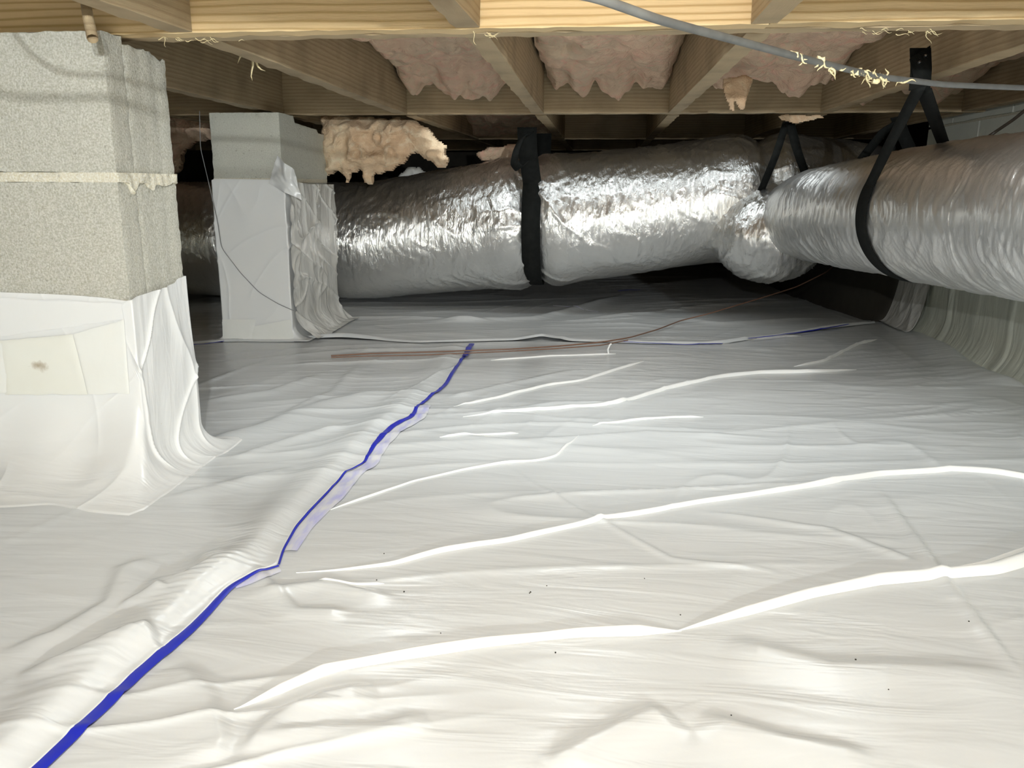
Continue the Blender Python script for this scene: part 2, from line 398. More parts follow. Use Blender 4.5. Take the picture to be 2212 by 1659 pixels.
for pts, w in [
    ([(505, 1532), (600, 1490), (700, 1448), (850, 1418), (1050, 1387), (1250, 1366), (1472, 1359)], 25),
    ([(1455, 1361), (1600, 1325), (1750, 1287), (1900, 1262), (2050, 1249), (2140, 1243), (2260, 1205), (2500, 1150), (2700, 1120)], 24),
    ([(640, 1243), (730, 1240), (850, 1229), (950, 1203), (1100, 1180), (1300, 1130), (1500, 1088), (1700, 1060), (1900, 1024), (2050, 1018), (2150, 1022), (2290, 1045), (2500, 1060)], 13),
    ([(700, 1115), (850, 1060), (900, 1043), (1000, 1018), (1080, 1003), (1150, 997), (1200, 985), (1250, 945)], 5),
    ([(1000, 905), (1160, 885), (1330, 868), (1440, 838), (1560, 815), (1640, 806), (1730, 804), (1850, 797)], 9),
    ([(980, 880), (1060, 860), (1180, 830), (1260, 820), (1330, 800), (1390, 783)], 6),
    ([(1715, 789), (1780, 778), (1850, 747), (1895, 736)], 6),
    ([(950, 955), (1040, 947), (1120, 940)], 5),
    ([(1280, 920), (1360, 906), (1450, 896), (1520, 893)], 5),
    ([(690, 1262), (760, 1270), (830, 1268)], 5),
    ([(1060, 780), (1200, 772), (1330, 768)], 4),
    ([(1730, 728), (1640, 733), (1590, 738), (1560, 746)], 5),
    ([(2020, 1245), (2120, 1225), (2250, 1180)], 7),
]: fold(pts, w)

# overlapping liner sheets ------------------------------------------------
SEAM = fl([(20, 1715), (80, 1659), (300, 1447), (400, 1365), (500, 1270), (575, 1238), (602, 1232), (612, 1200), (640, 1150), (700, 1080), (745, 1030),
           (787, 1008), (800, 985), (840, 935), (888, 908), (905, 878), (960, 830), (985, 795), (1013, 755)])
SEAM = np.concatenate([[SEAM[0] + (SEAM[0] - SEAM[1]) / np.linalg.norm(SEAM[0] - SEAM[1]) * .6], SEAM])
n = 620; ss = resample(SEAM, n)
order = np.argsort(ss[:, 1]); ss = ss[order]
vv = np.r_[np.linspace(0, .16, 90), np.linspace(.165, 2.6, 300)]
Xs = ss[:, 0][:, None] - vv[None] * np.ones((n, 1)); Ys = ss[:, 1][:, None] + 0 * Xs
amp = .013 * np.clip(1.25 - ss[:, 1] * .35, .35, 1)[:, None]
_p = np.r_[np.full(45, ss[0, 0]) - (ss[45:0:-1, 0] - ss[0, 0]), ss[:, 0], np.full(45, ss[-1, 0])]
_k = np.exp(-(np.arange(-45, 46) / 20.) ** 2); ssm = np.convolve(_p, _k / _k.sum(), 'valid')
dx = ssm[:, None] - Xs
roll = amp * np.exp(-((dx - .040) / np.where(dx < .040, .022, .042)) ** 2) * (1 - np.exp(-(vv[None] / .012) ** 2)) * (1 + .12 * pn(Ys * 3, 0 * Ys, 5))
rip = .0006 * np.sin(Ys * 500 + 160 * dx + 5 * pn(Ys * 9, Xs * 6)) * np.exp(-((dx - .05) / .035) ** 2) * np.clip(.6 + 2 * pn(Ys * 3, Xs * 2, 8), 0, 1)
Zs = ground(Xs, Ys) + .0045 + roll + rip
Zs[:, 0] -= .003
left = tag(grid('liner_sheet', np.stack([Xs, Ys, Zs], -1), LIN, flip=True),
           'white liner sheet on the left with a rolled edge lapping over the blue line', 'plastic sheet')
def strip_on(name, P, wpx, mat, parent, dz=.003, off=0.0, fn=None):
    P = resample(P, max(24, int(np.linalg.norm(np.diff(P, axis=0), axis=1).sum() / .006))); n = len(P)
    t = np.linspace(0, 1, n)
    w = np.interp(t, np.linspace(0, 1, len(np.atleast_1d(wpx))), np.atleast_1d(wpx)) / FPX * np.hypot(P[:, 0], P[:, 1])
    T = np.gradient(P, axis=0); T /= np.linalg.norm(T, axis=1)[:, None]; N = np.stack([T[:, 1], -T[:, 0]], 1)
    G = []
    for k in np.linspace(0, 1, 5):
        Q = P + N * ((k - .5 + off) * w)[:, None]
        G.append(np.c_[Q, ground(Q[:, 0], Q[:, 1]) + dz + (fn(k) if fn else .001 * math.sin(math.pi * k))])
    return grid(name, np.stack(G, 1), mat, parent)
strip_on('blue_edge', SEAM[:8], [46, 40, 34, 38, 34, 8], BLUE, left, .0035, .22)
strip_on('blue_edge', SEAM[7:14], [5, 7, 5, 6], BLUE, left, .004, .1)
strip_on('blue_edge', SEAM[12:17], [6, 18, 16, 5], BLUE, left, .004, .1)
strip_on('blue_edge', SEAM[16:20], [8, 9, 7, 8], BLUE, left, .004, .3)
strip_on('blue_edge', fl([(1000, 775), (1008, 762), (1016, 750)]), [12, 12], BLUE, left, .0075, .3)
strip_on('ink_smear', SEAM[8:17], [30, 44, 30, 36, 26], SMEAR, floor, .0018, .55)
strip_on('ink_smear', SEAM[5:8], [20, 40, 26], SMEAR, floor, .0018, .5)

# far sheet, beyond the copper line
FS = fl([(330, 752), (400, 744), (480, 738), (600, 735), (740, 733), (820, 738), (900, 744), (1040, 742), (1110, 741), (1170, 730), (1235, 743), (1400, 750),
         (1500, 750), (1560, 747), (1640, 733), (1720, 724), (1830, 710), (1890, 703)])
n = 520; fs = resample(FS, n); vv = np.r_[np.linspace(0, .12, 30), np.linspace(.13, 2.2, 200)]
Xs = np.repeat(fs[:, 0][:, None], len(vv), 1); Ys = fs[:, 1][:, None] + vv[None]
Zs = ground(Xs, Ys) + .004 + .010 * np.exp(-((vv[None] - .014) / .013) ** 2) * (.5 + np.clip(1.5 * pn(Xs * 3, 0 * Xs, 3), 0, 1)); Zs[:, 0] -= .003
Zs = np.maximum(Zs, -.01)
far = tag(grid('liner_sheet', np.stack([Xs, Ys, Zs], -1), LIN), 'white liner sheet at the back under the big silver duct', 'plastic sheet')
strip_on('blue_edge', fl([(1340, 747), (1400, 751), (1480, 753), (1560, 749)]), [2, 4, 4, 3], BLUE, far, .006)
strip_on('blue_edge', fl([(1615, 739), (1680, 732), (1760, 722), (1832, 709)]), [3, 7, 8, 3], BLUE, far, .010)
strip_on('blue_edge', fl([(400, 748), (440, 745), (484, 739)]), [2, 3, 3], BLUE, far, .006)
strip_on('blue_mark', fl([(1335, 632), (1360, 630), (1384, 632)]), [1, 4, 3], BLUE, far, .006)
for x0, x1, y in ((1195, 1235, 662), (1238, 1262, 667), (1265, 1292, 671)):
    strip_on('blue_mark', fl([(x0, y), ((x0 + x1) / 2, y + 2), (x1, y + 4)]), [2, 3, 2], SMEAR, far, .006)

# ------------------------------------------------------------------ walls
def wall_face():
    """right foundation wall: blocks behind a thin liner, running away from the camera"""
    x = 1.12
    ys = np.linspace(-4, 3.12, 480); zs = np.linspace(-.03, .74, 90)
    Y, Z = np.meshgrid(ys, zs)
    joint = np.minimum(np.abs((Y - .28) % .406 - .203), .2) ; bump = .006 * np.exp(-((np.abs((Y - .28) % .406)) / .012) ** 2)
    Xw = x - bump + .004 * fbm(Y * 3, Z * 3, 2)
    cove = .035 * np.clip(1 - Z / .10, 0, 1) ** 2.4
    Xw = Xw - cove
    end = np.clip((Y - 3.06) / .06, 0, 1); Xw = Xw + .05 * end ** 2
    return np.stack([Xw, Y, Z + .002], -1)
WALLM = liner_mat('wall_liner', (.66, .68, .60), (.58, .60, .51), .26, .3)
wr_ = tag(empty('wall_right'), 'foundation wall on the right behind the silver duct', kind='structure')
Wp = wall_face()
k = 34
grid('wall_liner', Wp[:k], WALLM, wr_, flip=True)
bp = Wp[k - 3:].copy(); bp[..., 0] += .006
WPAINT = M('painted_block', (.62, .66, .58), .6); WPAINT.set('Base Color', WPAINT.mix(WPAINT.noise(8, 4), (.80, .82, .74), (.70, .72, .64))); WPAINT.bump(WPAINT.noise(120, 3), .4, .0015)
for r in range(4):
    z0 = .30 + (r - 1) * .2
    for c in range(18):
        y1 = 3.12 - c * .406 - (.203 if r % 2 else 0); y0 = y1 - .400
        if r % 2 and c == 0:
            rock('concrete_block', (1.135, 1.30, y1 + .006, 3.12, z0, z0 + .194), .07, .001, WPAINT, wr_)
        rock('concrete_block', (1.135, 1.30, y0, y1, z0, z0 + .194), .07, .001, WPAINT, wr_)
mesh_vf('mortar', *boxgrid(1.145, 1.29, -4.2, 3.10, -.02, .90, .8), MORT, wr_, False)
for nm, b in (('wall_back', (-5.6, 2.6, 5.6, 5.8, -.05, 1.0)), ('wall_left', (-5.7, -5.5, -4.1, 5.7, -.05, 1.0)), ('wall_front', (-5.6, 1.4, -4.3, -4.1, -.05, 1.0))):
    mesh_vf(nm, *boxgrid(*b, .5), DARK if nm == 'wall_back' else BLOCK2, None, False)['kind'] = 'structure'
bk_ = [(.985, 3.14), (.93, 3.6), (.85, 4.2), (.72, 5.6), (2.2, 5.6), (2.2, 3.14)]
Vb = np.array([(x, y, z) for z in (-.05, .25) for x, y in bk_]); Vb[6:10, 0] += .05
wedge = mesh_vf('shade_wedge', Vb, [[i, (i + 1) % 6, (i + 1) % 6 + 6, i + 6] for i in range(6)] + [[6, 7, 8, 9], [6, 9, 10, 11]], DARK, None, False)  # near-black solid added to stand for the shade under the branch duct
tag(wedge, 'dark painted-shade bank beyond the end of the right wall', kind='structure')
# flared skirt where the floor liner climbs the end of the wall
ys = np.linspace(2.86, 3.15, 50); tt = np.linspace(0, 1, 34)
Y, T = np.meshgrid(ys, tt)
Z = .30 * (1 - T) ** 1.3 + .004; Xs = 1.112 - .065 * T ** 2.2 - .006 * T * ridge(Y * 6, T * 1.5 + Y * 3, 1, 5)
Zg = ground(Xs, Y); Z = Z * (1 - T ** 4) + (Zg + .006) * T ** 4
grid('liner_skirt', np.stack([Xs, Y, Z], -1), FILM, wr_)

# ------------------------------------------------------------------ ceiling: subfloor, beams, joists
ZB = .715; HJ = .235
ceiling = tag(mesh_vf('ceiling', *boxgrid(-5.5, 2.6, -4.1, 5.7, ZB + HJ, ZB + HJ + .02, 1.2), OLD, None, False),
              'wooden subfloor carried on joists and crossbeams', kind='structure')
def board(name, p0, p1, w, h, mat, parent, z=ZB, amp=.0016, roll=0.0, st=.03):
    """timber from p0 to p1 (x,y), width w, height h, bottom at z: grain runs along its local x"""
    p0, p1 = np.array(p0, float), np.array(p1, float); L = np.linalg.norm(p1 - p0); a = math.atan2(*(p1 - p0)[::-1])
    V, Q = boxgrid(-L / 2, L / 2, -w / 2, w / 2, 0, h, st)
    lo = np.array([-L / 2, -w / 2, 0]); hi = np.array([L / 2, w / 2, h]); d = np.minimum(V - lo, hi - V); near = np.sort(d, axis=1)[:, 1]
    sd = 13.7 * p0[0] + 5.1 * p0[1]
    nn = fbm(V[:, 0] * 7 + sd, V[:, 1] * 40, V[:, 2] * 40 + sd)
    ctr = np.sign(V) * np.array([0, 1, 0]) + np.array([0, 0, -1]) * (V[:, 2] < h / 2)[:, None]
    V = V + ctr * (nn * amp * .5 - np.exp(-near / .004) * .0016 * (1 + 1.5 * fbm(V[:, 0] * 20 + sd, V[:, 1] * 9, V[:, 2] * 9)))[:, None]
    o = mesh_vf(name, V, Q, mat, parent, False)
    c = (p0 + p1) / 2; o.location = (c[0], c[1], z); o.rotation_euler = (roll, 0, a); return o
# crossbeams: doubled boards running left to right
BY = [(-2.92, OLD), (-1.52, OLD), (-.13, OLD), (1.268, PINE), (2.69, OLD), (4.10, OLD), (5.3, OLD)]
for i, (y, m) in enumerate(BY):
    if i == 3:
        board('beam', (-2.6, y + .019), (.2285, y + .019), .038, HJ, PINE, ceiling, st=.02)
        board('beam', (.2305, y + .019), (2.4, y + .019), .038, HJ, PINE, ceiling, z=ZB + .001, st=.02)
        board('beam', (-2.5, y + .058), (2.4, y + .058), .038, HJ, OLD, ceiling, z=ZB + .0005, st=.02)
    else:
        board('beam', (-5.4, y + .019), (1.30, y + .019), .038, HJ, m, ceiling)
        board('beam', (-5.4, y + .058), (1.30, y + .058), .038, HJ, m, ceiling, z=ZB + .003)
# joists between the beams
JX = [-2.69, -2.28, -1.87, -1.46, -1.055, -.645, -.205, .222, .68, 1.09]
for i in range(len(BY) - 1):
    y0 = BY[i][0] + .080; y1 = BY[i + 1][0] - .002
    for j, x in enumerate(JX):
        a, b = x, x
        dz = .0
        if i == 2:                                    # the near bay: ends read off the photograph
            if j == 6: a, b = x - .035, x + .002
            if j == 5: a, b = x - .06, x
        if i == 3: a, b = x + .006, x - .004
        if i == 4 and j == 5: a, b = x + .01, x + .02
        board('joist', (a, y0), (b, y1), .040, HJ - .004, OLD, ceiling, z=ZB + dz, st=.04)
# split lath and splinters on the underside of the timbers
def shard(name, p, d, L, w, mat, parent, curl=.3, seed=0):
    p = np.array(p, float); d = np.array(d, float); d /= np.linalg.norm(d); n = 7
    side = np.cross(d, [0.1, 1, .2]); side /= np.linalg.norm(side); up = np.cross(side, d)
    t = np.linspace(0, 1, n)
    c = p[None] + d[None] * (t * L)[:, None] + up[None] * (curl * L * t ** 2)[:, None] + side[None] * (.15 * L * np.sin(t * 5 + seed))[:, None]
    ww = w * (1 - t) ** .7 + .0003
    G = np.stack([c - side * ww[:, None] / 2, c + up * ww[:, None] * .35, c + side * ww[:, None] / 2, c - up * ww[:, None] * .2], 1)
    return mesh_vf(name, G.reshape(-1, 3), gridq(n, 4, True), mat, parent, False)
rs = np.random.RandomState(3)
for px0, px1, py, nn in ((330, 520, 84, 12), (1010, 1070, 72, 6), (1850, 2010, 66, 14)):
    for k in range(nn):
        px = rs.uniform(px0, px1); p = oz(px, py + rs.uniform(-4, 6), ZB - .0005)
        shard('splinter', p, (rs.uniform(-1, 1) * .8 + .8, rs.uniform(-.1, .1), -.10 - .4 * (rs.rand() < .2)), rs.uniform(.008, .02), .0011, SPLIN, ceiling, .05, k)
sp = oy(535, 138, 1.62)
for k, d in enumerate(((.2, 0, -1), (.8, 0, -.9), (-.4, 0, -.2), (.5, 0, -.6))):
    shard('splinter', sp + np.array([.004 * k, 0, .02]), d, .05 - .007 * k, .009, SPLIN, ceiling, .15, k)

# ------------------------------------------------------------------ insulation
def batt(x0, x1, y0, y1, zf, mat, label, seed, droop=.04):
    nx, ny = 90, 230; u = np.linspace(0, 1, nx); v = np.linspace(0, 1, ny)
    U, V = np.meshgrid(u, v)
    ed = .05 * (1 - np.clip(np.minimum(U, 1 - U) * 9, 0, 1)) ** 2
    X = x0 + (x1 - x0) * U; Y = y0 + (y1 - y0) * V
    lump = .026 * fbm(X * 7, Y * 6, seed, 4) + .014 * (ridge(X * 9, Y * 7, seed + 3, 2) - .5)
    Z = zf - droop * V ** 2 + lump + ed * .6
    Z -= .055 * np.clip(V - .80, 0, 1) * 5 * np.clip(.40 + 1.1 * pn(X * 11, Y * 3, seed + 8) + .5 * pn(X * 38, Y * 9, seed), 0, 1.2)
    Y = Y + .02 * pn(X * 14, Z * 14, seed)
    Z = np.clip(Z, .728, .94); T = np.full_like(Z, ZB + HJ - .004)
    top = np.stack([X, Y, T], -1); bot = np.stack([X, Y, Z], -1)
    Vv = np.concatenate([bot.reshape(-1, 3), top.reshape(-1, 3)]); n_ = nx * ny
    Q = [gridq(ny, nx, False, 0, True), gridq(ny, nx, False, n_)]
    for idx in (np.arange(nx), (ny - 1) * nx + np.arange(nx), np.arange(ny) * nx, np.arange(ny) * nx + nx - 1):
        Q.append(np.stack([idx[:-1], idx[1:], idx[1:] + n_, idx[:-1] + n_], 1))
    return tag(mesh_vf('insulation_batt', Vv, np.concatenate(Q), mat), label, 'insulation', 'fibreglass batts up between the joists')
batt(-.618, -.232, 1.37, 2.665, .850, PINK, 'pink fibreglass batt in the bay left of the middle joist', 2.3, .035)
batt(-.178, .196, 1.37, 2.66, .830, PINK, 'pink fibreglass batt in the bay right of the middle joist', 5.1, .02)
batt(.250, .655, 1.37, 2.55, .855, PINK, 'pink fibreglass batt above the grey cable, right of the slanted joist', 8.4, .06)
batt(.706, 1.066, 1.70, 2.64, .845, PINK, 'pink fibreglass batt in the rightmost bay beside the black bracket', 11.4, .05)
batt(-.62, -.235, 3.0, 4.05, .80, PINK, 'dim pink fibreglass batt behind the second beam, above the silver duct', 14.4, .05)
batt(-2.25, -1.50, 2.80, 4.05, .80, PINK, 'pink fibreglass batt far left, beyond the second beam between the piers', 17.4, .05)

def blob(name, pts, y, thick, mat, seed=0., st=.006, rag=.012, lab=None):
    """torn tuft of fibreglass: outline in the plane y, real thickness, lumpy surface"""
    P = np.array([oy(a, b, y)[[0, 2]] for a, b in pts])
    x0, z0 = P.min(0) - .03; x1, z1 = P.max(0) + .03
    nx, nz = int((x1 - x0) / st) + 2, int((z1 - z0) / st) + 2
    X, Z = np.meshgrid(np.linspace(x0, x1, nx), np.linspace(z0, z1, nz))
    xp = X + rag * pn(X * 30, Z * 30, seed) ; zp = Z + rag * pn(X * 30, Z * 30, seed + 5)
    ins = np.zeros(X.shape, bool); n_ = len(P)
    for i in range(n_):
        a, b = P[i], P[(i + 1) % n_]
        c = ((a[1] > zp) != (b[1] > zp)) & (xp < (b[0] - a[0]) * (zp - a[1]) / (b[1] - a[1] + 1e-12) + a[0]); ins ^= c
    d, _, _ = segd(xp, zp, np.concatenate([P, P[:1]]))
    d = np.where(ins, d, 0); r = np.clip(d / (thick * .9), 0, 1); prof = thick * np.sqrt(1 - (1 - r) ** 2)
    lump = (.30 * fbm(X * 14, Z * 14, seed, 4) + .45 * (ridge(X * 16 + .7 * pn(X * 8, Z * 8), Z * 20, seed, 2) - .3)) * prof
    F = np.stack([X, y - prof - lump, Z], -1); B = np.stack([X, y + prof * .8, Z], -1)
    q = gridq(nz, nx); m = ins.ravel(); q = q[m[q].sum(1) >= 3]
    N = nx * nz; V = np.concatenate([F.reshape(-1, 3), B.reshape(-1, 3)])
    Q = np.concatenate([q, q[:, ::-1] + N]); used = np.unique(Q); mp = np.zeros(2 * N, int); mp[used] = np.arange(len(used))
    o = mesh_vf(name, V[used], mp[Q], mat)
    if lab: tag(o, lab, 'insulation')
    return o
blob('insulation_clump', [(696, 250), (700, 345), (708, 382), (722, 372), (745, 378), (752, 398), (762, 372), (782, 368), (790, 400), (806, 402), (806, 380),
      (850, 368), (880, 345), (898, 330), (915, 345), (938, 350), (950, 362), (966, 362), (965, 312), (945, 305), (930, 280), (905, 262), (850, 255)], 2.95, .055, CREAM, 1.2,
     lab='cream fibreglass torn loose and hanging beside the second pier')
blob('insulation_clump', [(345, 225), (340, 400), (372, 385), (395, 365), (400, 320), (440, 305), (462, 300), (462, 225)], 3.35, .06, PINK, 4.2,
     lab='pinkish fibreglass hanging between the two block piers')
blob('insulation_clump', [(1560, 170), (1566, 205), (1575, 238), (1586, 242), (1588, 218), (1598, 240), (1608, 238), (1616, 205), (1628, 170), (1610, 160)], 2.30, .012, CREAM, 7.2, .003, .005,
     lab='small pale tuft of fibreglass hanging below the slanted joist')
blob('insulation_clump', [(1030, 330), (1060, 316), (1120, 312), (1130, 330), (1100, 350), (1040, 350)], 3.40, .03, PINK, 9.2,
     lab='pink fibreglass resting on the duct left of the black strap')
blob('insulation_clump', [(858, 385), (880, 362), (905, 358), (925, 378), (915, 392), (870, 395)], 3.45, .02, TAPE, 11.2,
     lab='pale grey scrap poking up behind the duct below the cream insulation')
blob('insulation_clump', [(1680, 252), (1690, 262), (1720, 266), (1740, 262), (1785, 256), (1770, 249), (1700, 247)], 2.70, .006, CREAM, 13.2, .003, .004,
     lab='small pale tuft caught under the second beam above the black strap')

# ------------------------------------------------------------------ block piers
def pier_blocks(root, plan, courses, mat, groove):
    """plan: list of (x0,x1,y0,y1) units in each course"""
    for (z0, z1) in courses:
        for u, (x0, x1, y0, y1) in enumerate(plan):
            def fn(V, x1=x1, y0=y0, y1=y1, z1=z1, u=u):
                k = np.exp(-((V[:, 1] - (y0 + (y1 - y0) * .62)) / .016) ** 2) + np.exp(-((V[:, 1] - (y0 + .016)) / .007) ** 2) * .5
                V[:, 0] -= np.where(V[:, 0] > x1 - .01, groove * k, 0); return V
            rock('concrete_block', (x0, x1, y0, y1, z0, z1), .008, .0009, mat, root, fn)
def wrap_mesh(x0, x1, y0, y1, ztop, R, crinkle, na=520, nt=170, clear=.006, seed=0., Rf=None):
    """liner skirt wrapped round a pier and flared out over the ground; ztop(face, s) gives the ragged top"""
    per = [('front', (x0, y0), (x1, y0), (0, -1)), ('side', (x1, y0), (x1, y1), (1, 0)), ('back', (x1, y1), (x0, y1), (0, 1)), ('left', (x0, y1), (x0, y0), (-1, 0))]
    lens = [np.hypot(b[0] - a[0], b[1] - a[1]) for _, a, b, _ in per]; tot = sum(lens)
    cols = []
    for (nm, a, b, nrm), L in zip(per, lens):
        m = max(20, int(na * L / tot)); s_ = np.linspace(0, 1, m, endpoint=False)
        for q in s_: cols.append((a[0] + (b[0] - a[0]) * q, a[1] + (b[1] - a[1]) * q, nrm[0], nrm[1], nm, q, L))
    n = len(cols); Nx = np.array([c[2] for c in cols], float); Ny = np.array([c[3] for c in cols], float)
    ker = np.exp(-(np.arange(-9, 10) / 4.) ** 2); ker /= ker.sum()
    sm = lambda a: np.convolve(np.r_[a[-9:], a, a[:9]], ker, 'valid')
    Nx, Ny = np.clip(2 * sm(Nx), -1, 1), np.clip(2 * sm(Ny), -1, 1)
    bx = np.array([c[0] for c in cols]); by = np.array([c[1] for c in cols])
    top = sm(np.array([ztop(c[4], c[5]) for c in cols]))
    cr = sm(np.array([crinkle[c[4]] for c in cols])); RX = np.where(Nx > 0, R['side'], R['left']); RY = np.where(Ny < 0, R['front'], R['back'])
    zr = sm(np.array([R[c[4]] for c in cols]))
    t = np.linspace(0, 1, nt)[:, None]; k = np.clip((t - .62) / .38, 0, 1); ph = k * np.pi / 2
    var = 1 + .15 * pn(bx * 9, by * 9, seed)[None]; zc = zr[None] * .95 * var
    z = np.where(t < .62, top + (zc - top) * (t / .62), zc * (1 - np.sin(ph)))
    off = np.where(t < .62, 0, (1 - np.cos(ph))) * var
    arc = np.cumsum(np.hypot(np.diff(bx, append=bx[0]), np.diff(by, append=by[0])))[None] + 0 * z
    sk = arc + .35 * z
    wa = arc + .05 * pn(arc * 5, z * 5, seed + 2); wz = z + .05 * pn(arc * 6, z * 4, seed + 6)
    w = (ridge(wa * 9 + .8 * wz, wz * 2.2, seed, 9) * 1.1 + ridge(wa * 6 - wz * 6, wz * 3, seed + 4, 12) * 1.0 + .8 * pn(wa * 7, wz * 5, seed) + .25 * pn(wa * 26, wz * 12, seed)) * cr[None]
    w2 = w * np.clip(1.15 - k, .25, 1)
    cl = clear + np.maximum(w2, -.004)
    Xp = bx + Nx * (off * RX + cl); Yp = by + Ny * (off * RY + cl)
    g = ground(Xp, Yp)
    z = z + (g + .0065) * np.clip((t - .55) / .45, 0, 1) ** .7
    z = np.maximum(z, np.where(t > .6, g + .0055, -1)); z = np.where(t > .985, g + .0035, z)
    return np.stack([Xp, Yp, z], -1), top

# near pier
p1 = tag(empty('block_pier', (-.94, 1.31, 0)), 'large grey concrete block pier at the left front, lower half wrapped in white liner', 'pier')
def adopt(objs, root):
    for o in objs:
        o.location = Vector(o.location) - root.location
X0, X1, Y0, Y1 = -1.14, -.748, 1.225, 1.405
before = set(bpy.data.objects)
pier_blocks(p1, [(X0, X1, Y0, Y0 + .052)], [(.508, .715), (.300, .495), (.095, .287), (-.02, .085)], BLOCK, .0012)
def chip(V):
    top = V[:, 2] > .66
    V[:, 2] -= np.where(top, (.010 + .16 * np.clip(V[:, 1] - 1.34, 0, 1)) * (V[:, 2] - .66) / .055 * (1 + .5 * pn(V[:, 0] * 30, V[:, 1] * 60)), 0)
    k = np.exp(-((V[:, 1] - 1.365) / .010) ** 2) + .6 * np.exp(-((V[:, 1] - 1.32) / .012) ** 2)
    V[:, 0] -= np.where(V[:, 0] > X1 - .012, .0014 * k, 0); return V
for (z0, z1) in [(.508, .715), (.300, .495), (.095, .287), (-.02, .085)]:
    rock('concrete_block', (X0, X1 - .001, Y0 + .0545, Y1, z0, z1), .007, .0010, BLOCK, p1, chip)
for zc in (.5015, .2935, .090):
    def drip(V, zc=zc):
        k = np.clip((V[:, 0] + .80) / .05, 0, 1) * (V[:, 1] > Y0 + .02) * (zc > .4)
        low = V[:, 2] < zc
        V[:, 2] -= np.where(low, k * .016 * np.clip(.5 + 1.6 * fbm(V[:, 0] * 22, V[:, 1] * 26, 3), 0, 1.5), 0)
        V[:, 0] += (zc > .4) * np.where(V[:, 0] > X1 - .004, .004 + .005 * fbm(V[:, 1] * 50, V[:, 2] * 60, 7), 0)
        V[:, 1] += np.where(V[:, 1] < Y0 + .002, -.0008 + .0012 * fbm(V[:, 0] * 30, V[:, 2] * 30, 9), 0); return V
    rock('mortar_joint', (X0 - .001, X1 + .0005, Y0 - .0008, Y1 + .001, zc - .0075, zc + .0075), .004, .0012, MORT, p1, drip, 60)
zt = lambda f, q: {'front': .322 - .006 * q - .008 * q ** 8, 'side': .314 + .010 * q + .006 * (q > .8), 'back': .33, 'left': .33}[f]
G, _ = wrap_mesh(X0, X1, Y0, Y1, zt, {'front': .15, 'side': .062, 'back': .05, 'left': .06}, {'front': .0008, 'side': .0055, 'back': .002, 'left': .002}, 760, 200, .003, 3.1)
grid('liner_wrap', G, WRAP, p1, wrap=True, flip=True)
def patch(pts, y, mat, name, th=.0012, amp=.0015):
    """a taped-on piece of liner, a thin quilted slab on the front of the pier"""
    P = np.array([oy(a, b, y) for a, b in pts])          # four corners
    u = np.linspace(0, 1, 26); U, V = np.meshgrid(u, u)
    Q = ((1 - U) * (1 - V))[..., None] * P[0] + (U * (1 - V))[..., None] * P[1] + (U * V)[..., None] * P[2] + ((1 - U) * V)[..., None] * P[3]
    c = Q.mean((0, 1)); Q = Q - c
    e = np.minimum(np.minimum(U, 1 - U), np.minimum(V, 1 - V)); Q[..., 1] -= th * np.clip(e * 26, 0, 1) + amp * .5 * (1 + pn(Q[..., 0] * 30, Q[..., 2] * 30, y))
    Q[..., 2] += .002 * pn(Q[..., 0] * 40, Q[..., 2] * 20, 3) * (e < .03)
    o = grid(name, Q, mat, None, flip=False); o.location = Vector(c); o.parent = p1; return o
patch([(0, 736), (158, 722), (190, 852), (12, 852)], Y0 - .0065, STAIN, 'tape_patch')
patch([(-60, 745), (10, 738), (28, 850), (-60, 852)], Y0 - .0062, TAPE, 'tape_patch')
patch([(158, 722), (268, 690), (280, 850), (190, 852)], Y0 - .0058, TAPE, 'tape_patch', .0008, .0006)
patch([(-60, 640), (262, 655), (268, 690), (-60, 735)], Y0 - .0050, WRAP, 'liner_flap', .0006, .0006)
adopt([o for o in bpy.data.objects if o not in before], p1)

# second pier
p2 = tag(empty('block_pier', (-1.1, 2.7, 0)), 'smaller concrete block pier further back, white-wrapped with a bare block on top', 'pier')
before = set(bpy.data.objects)
A0, A1, B0, B1 = -1.208, -.985, 2.50, 2.925
def top2(V):
    k = np.clip((V[:, 1] - 2.62) / .30, 0, 1)
    V[:, 2] -= np.where(V[:, 2] > .66, (V[:, 2] - .66) / .048 * (.020 * (k > .02) + .012 * k + .010 * (k > .75)), 0); return V
for i, (z0, z1) in enumerate([(.512, .708), (.308, .502), (.104, .298), (-.02, .094)]):
    rock('concrete_block', (A0, A1, B0, B1, z0, z1), .012, .0012, BLOCK2, p2, top2 if i == 0 else None)
for zc in (.507, .303, .099):
    rock('mortar_joint', (A0 - .001, A1 + .001, B0 - .001, B1 + .001, zc - .006, zc + .006), .02, .001, MORT, p2)
zt2 = lambda f, q: {'front': .511 - .003 * q, 'side': .515 - .022 * min(1, q * 3) + .006 * math.sin(q * 20), 'back': .49, 'left': .50}[f]
G, _ = wrap_mesh(A0, A1, B0, B1, zt2, {'front': .018, 'side': .055, 'back': .03, 'left': .02}, {'front': .0015, 'side': .006, 'back': .002, 'left': .003}, 760, 200, .006, 8.7)
grid('liner_wrap', G, WRAP, p2, wrap=True, flip=True)
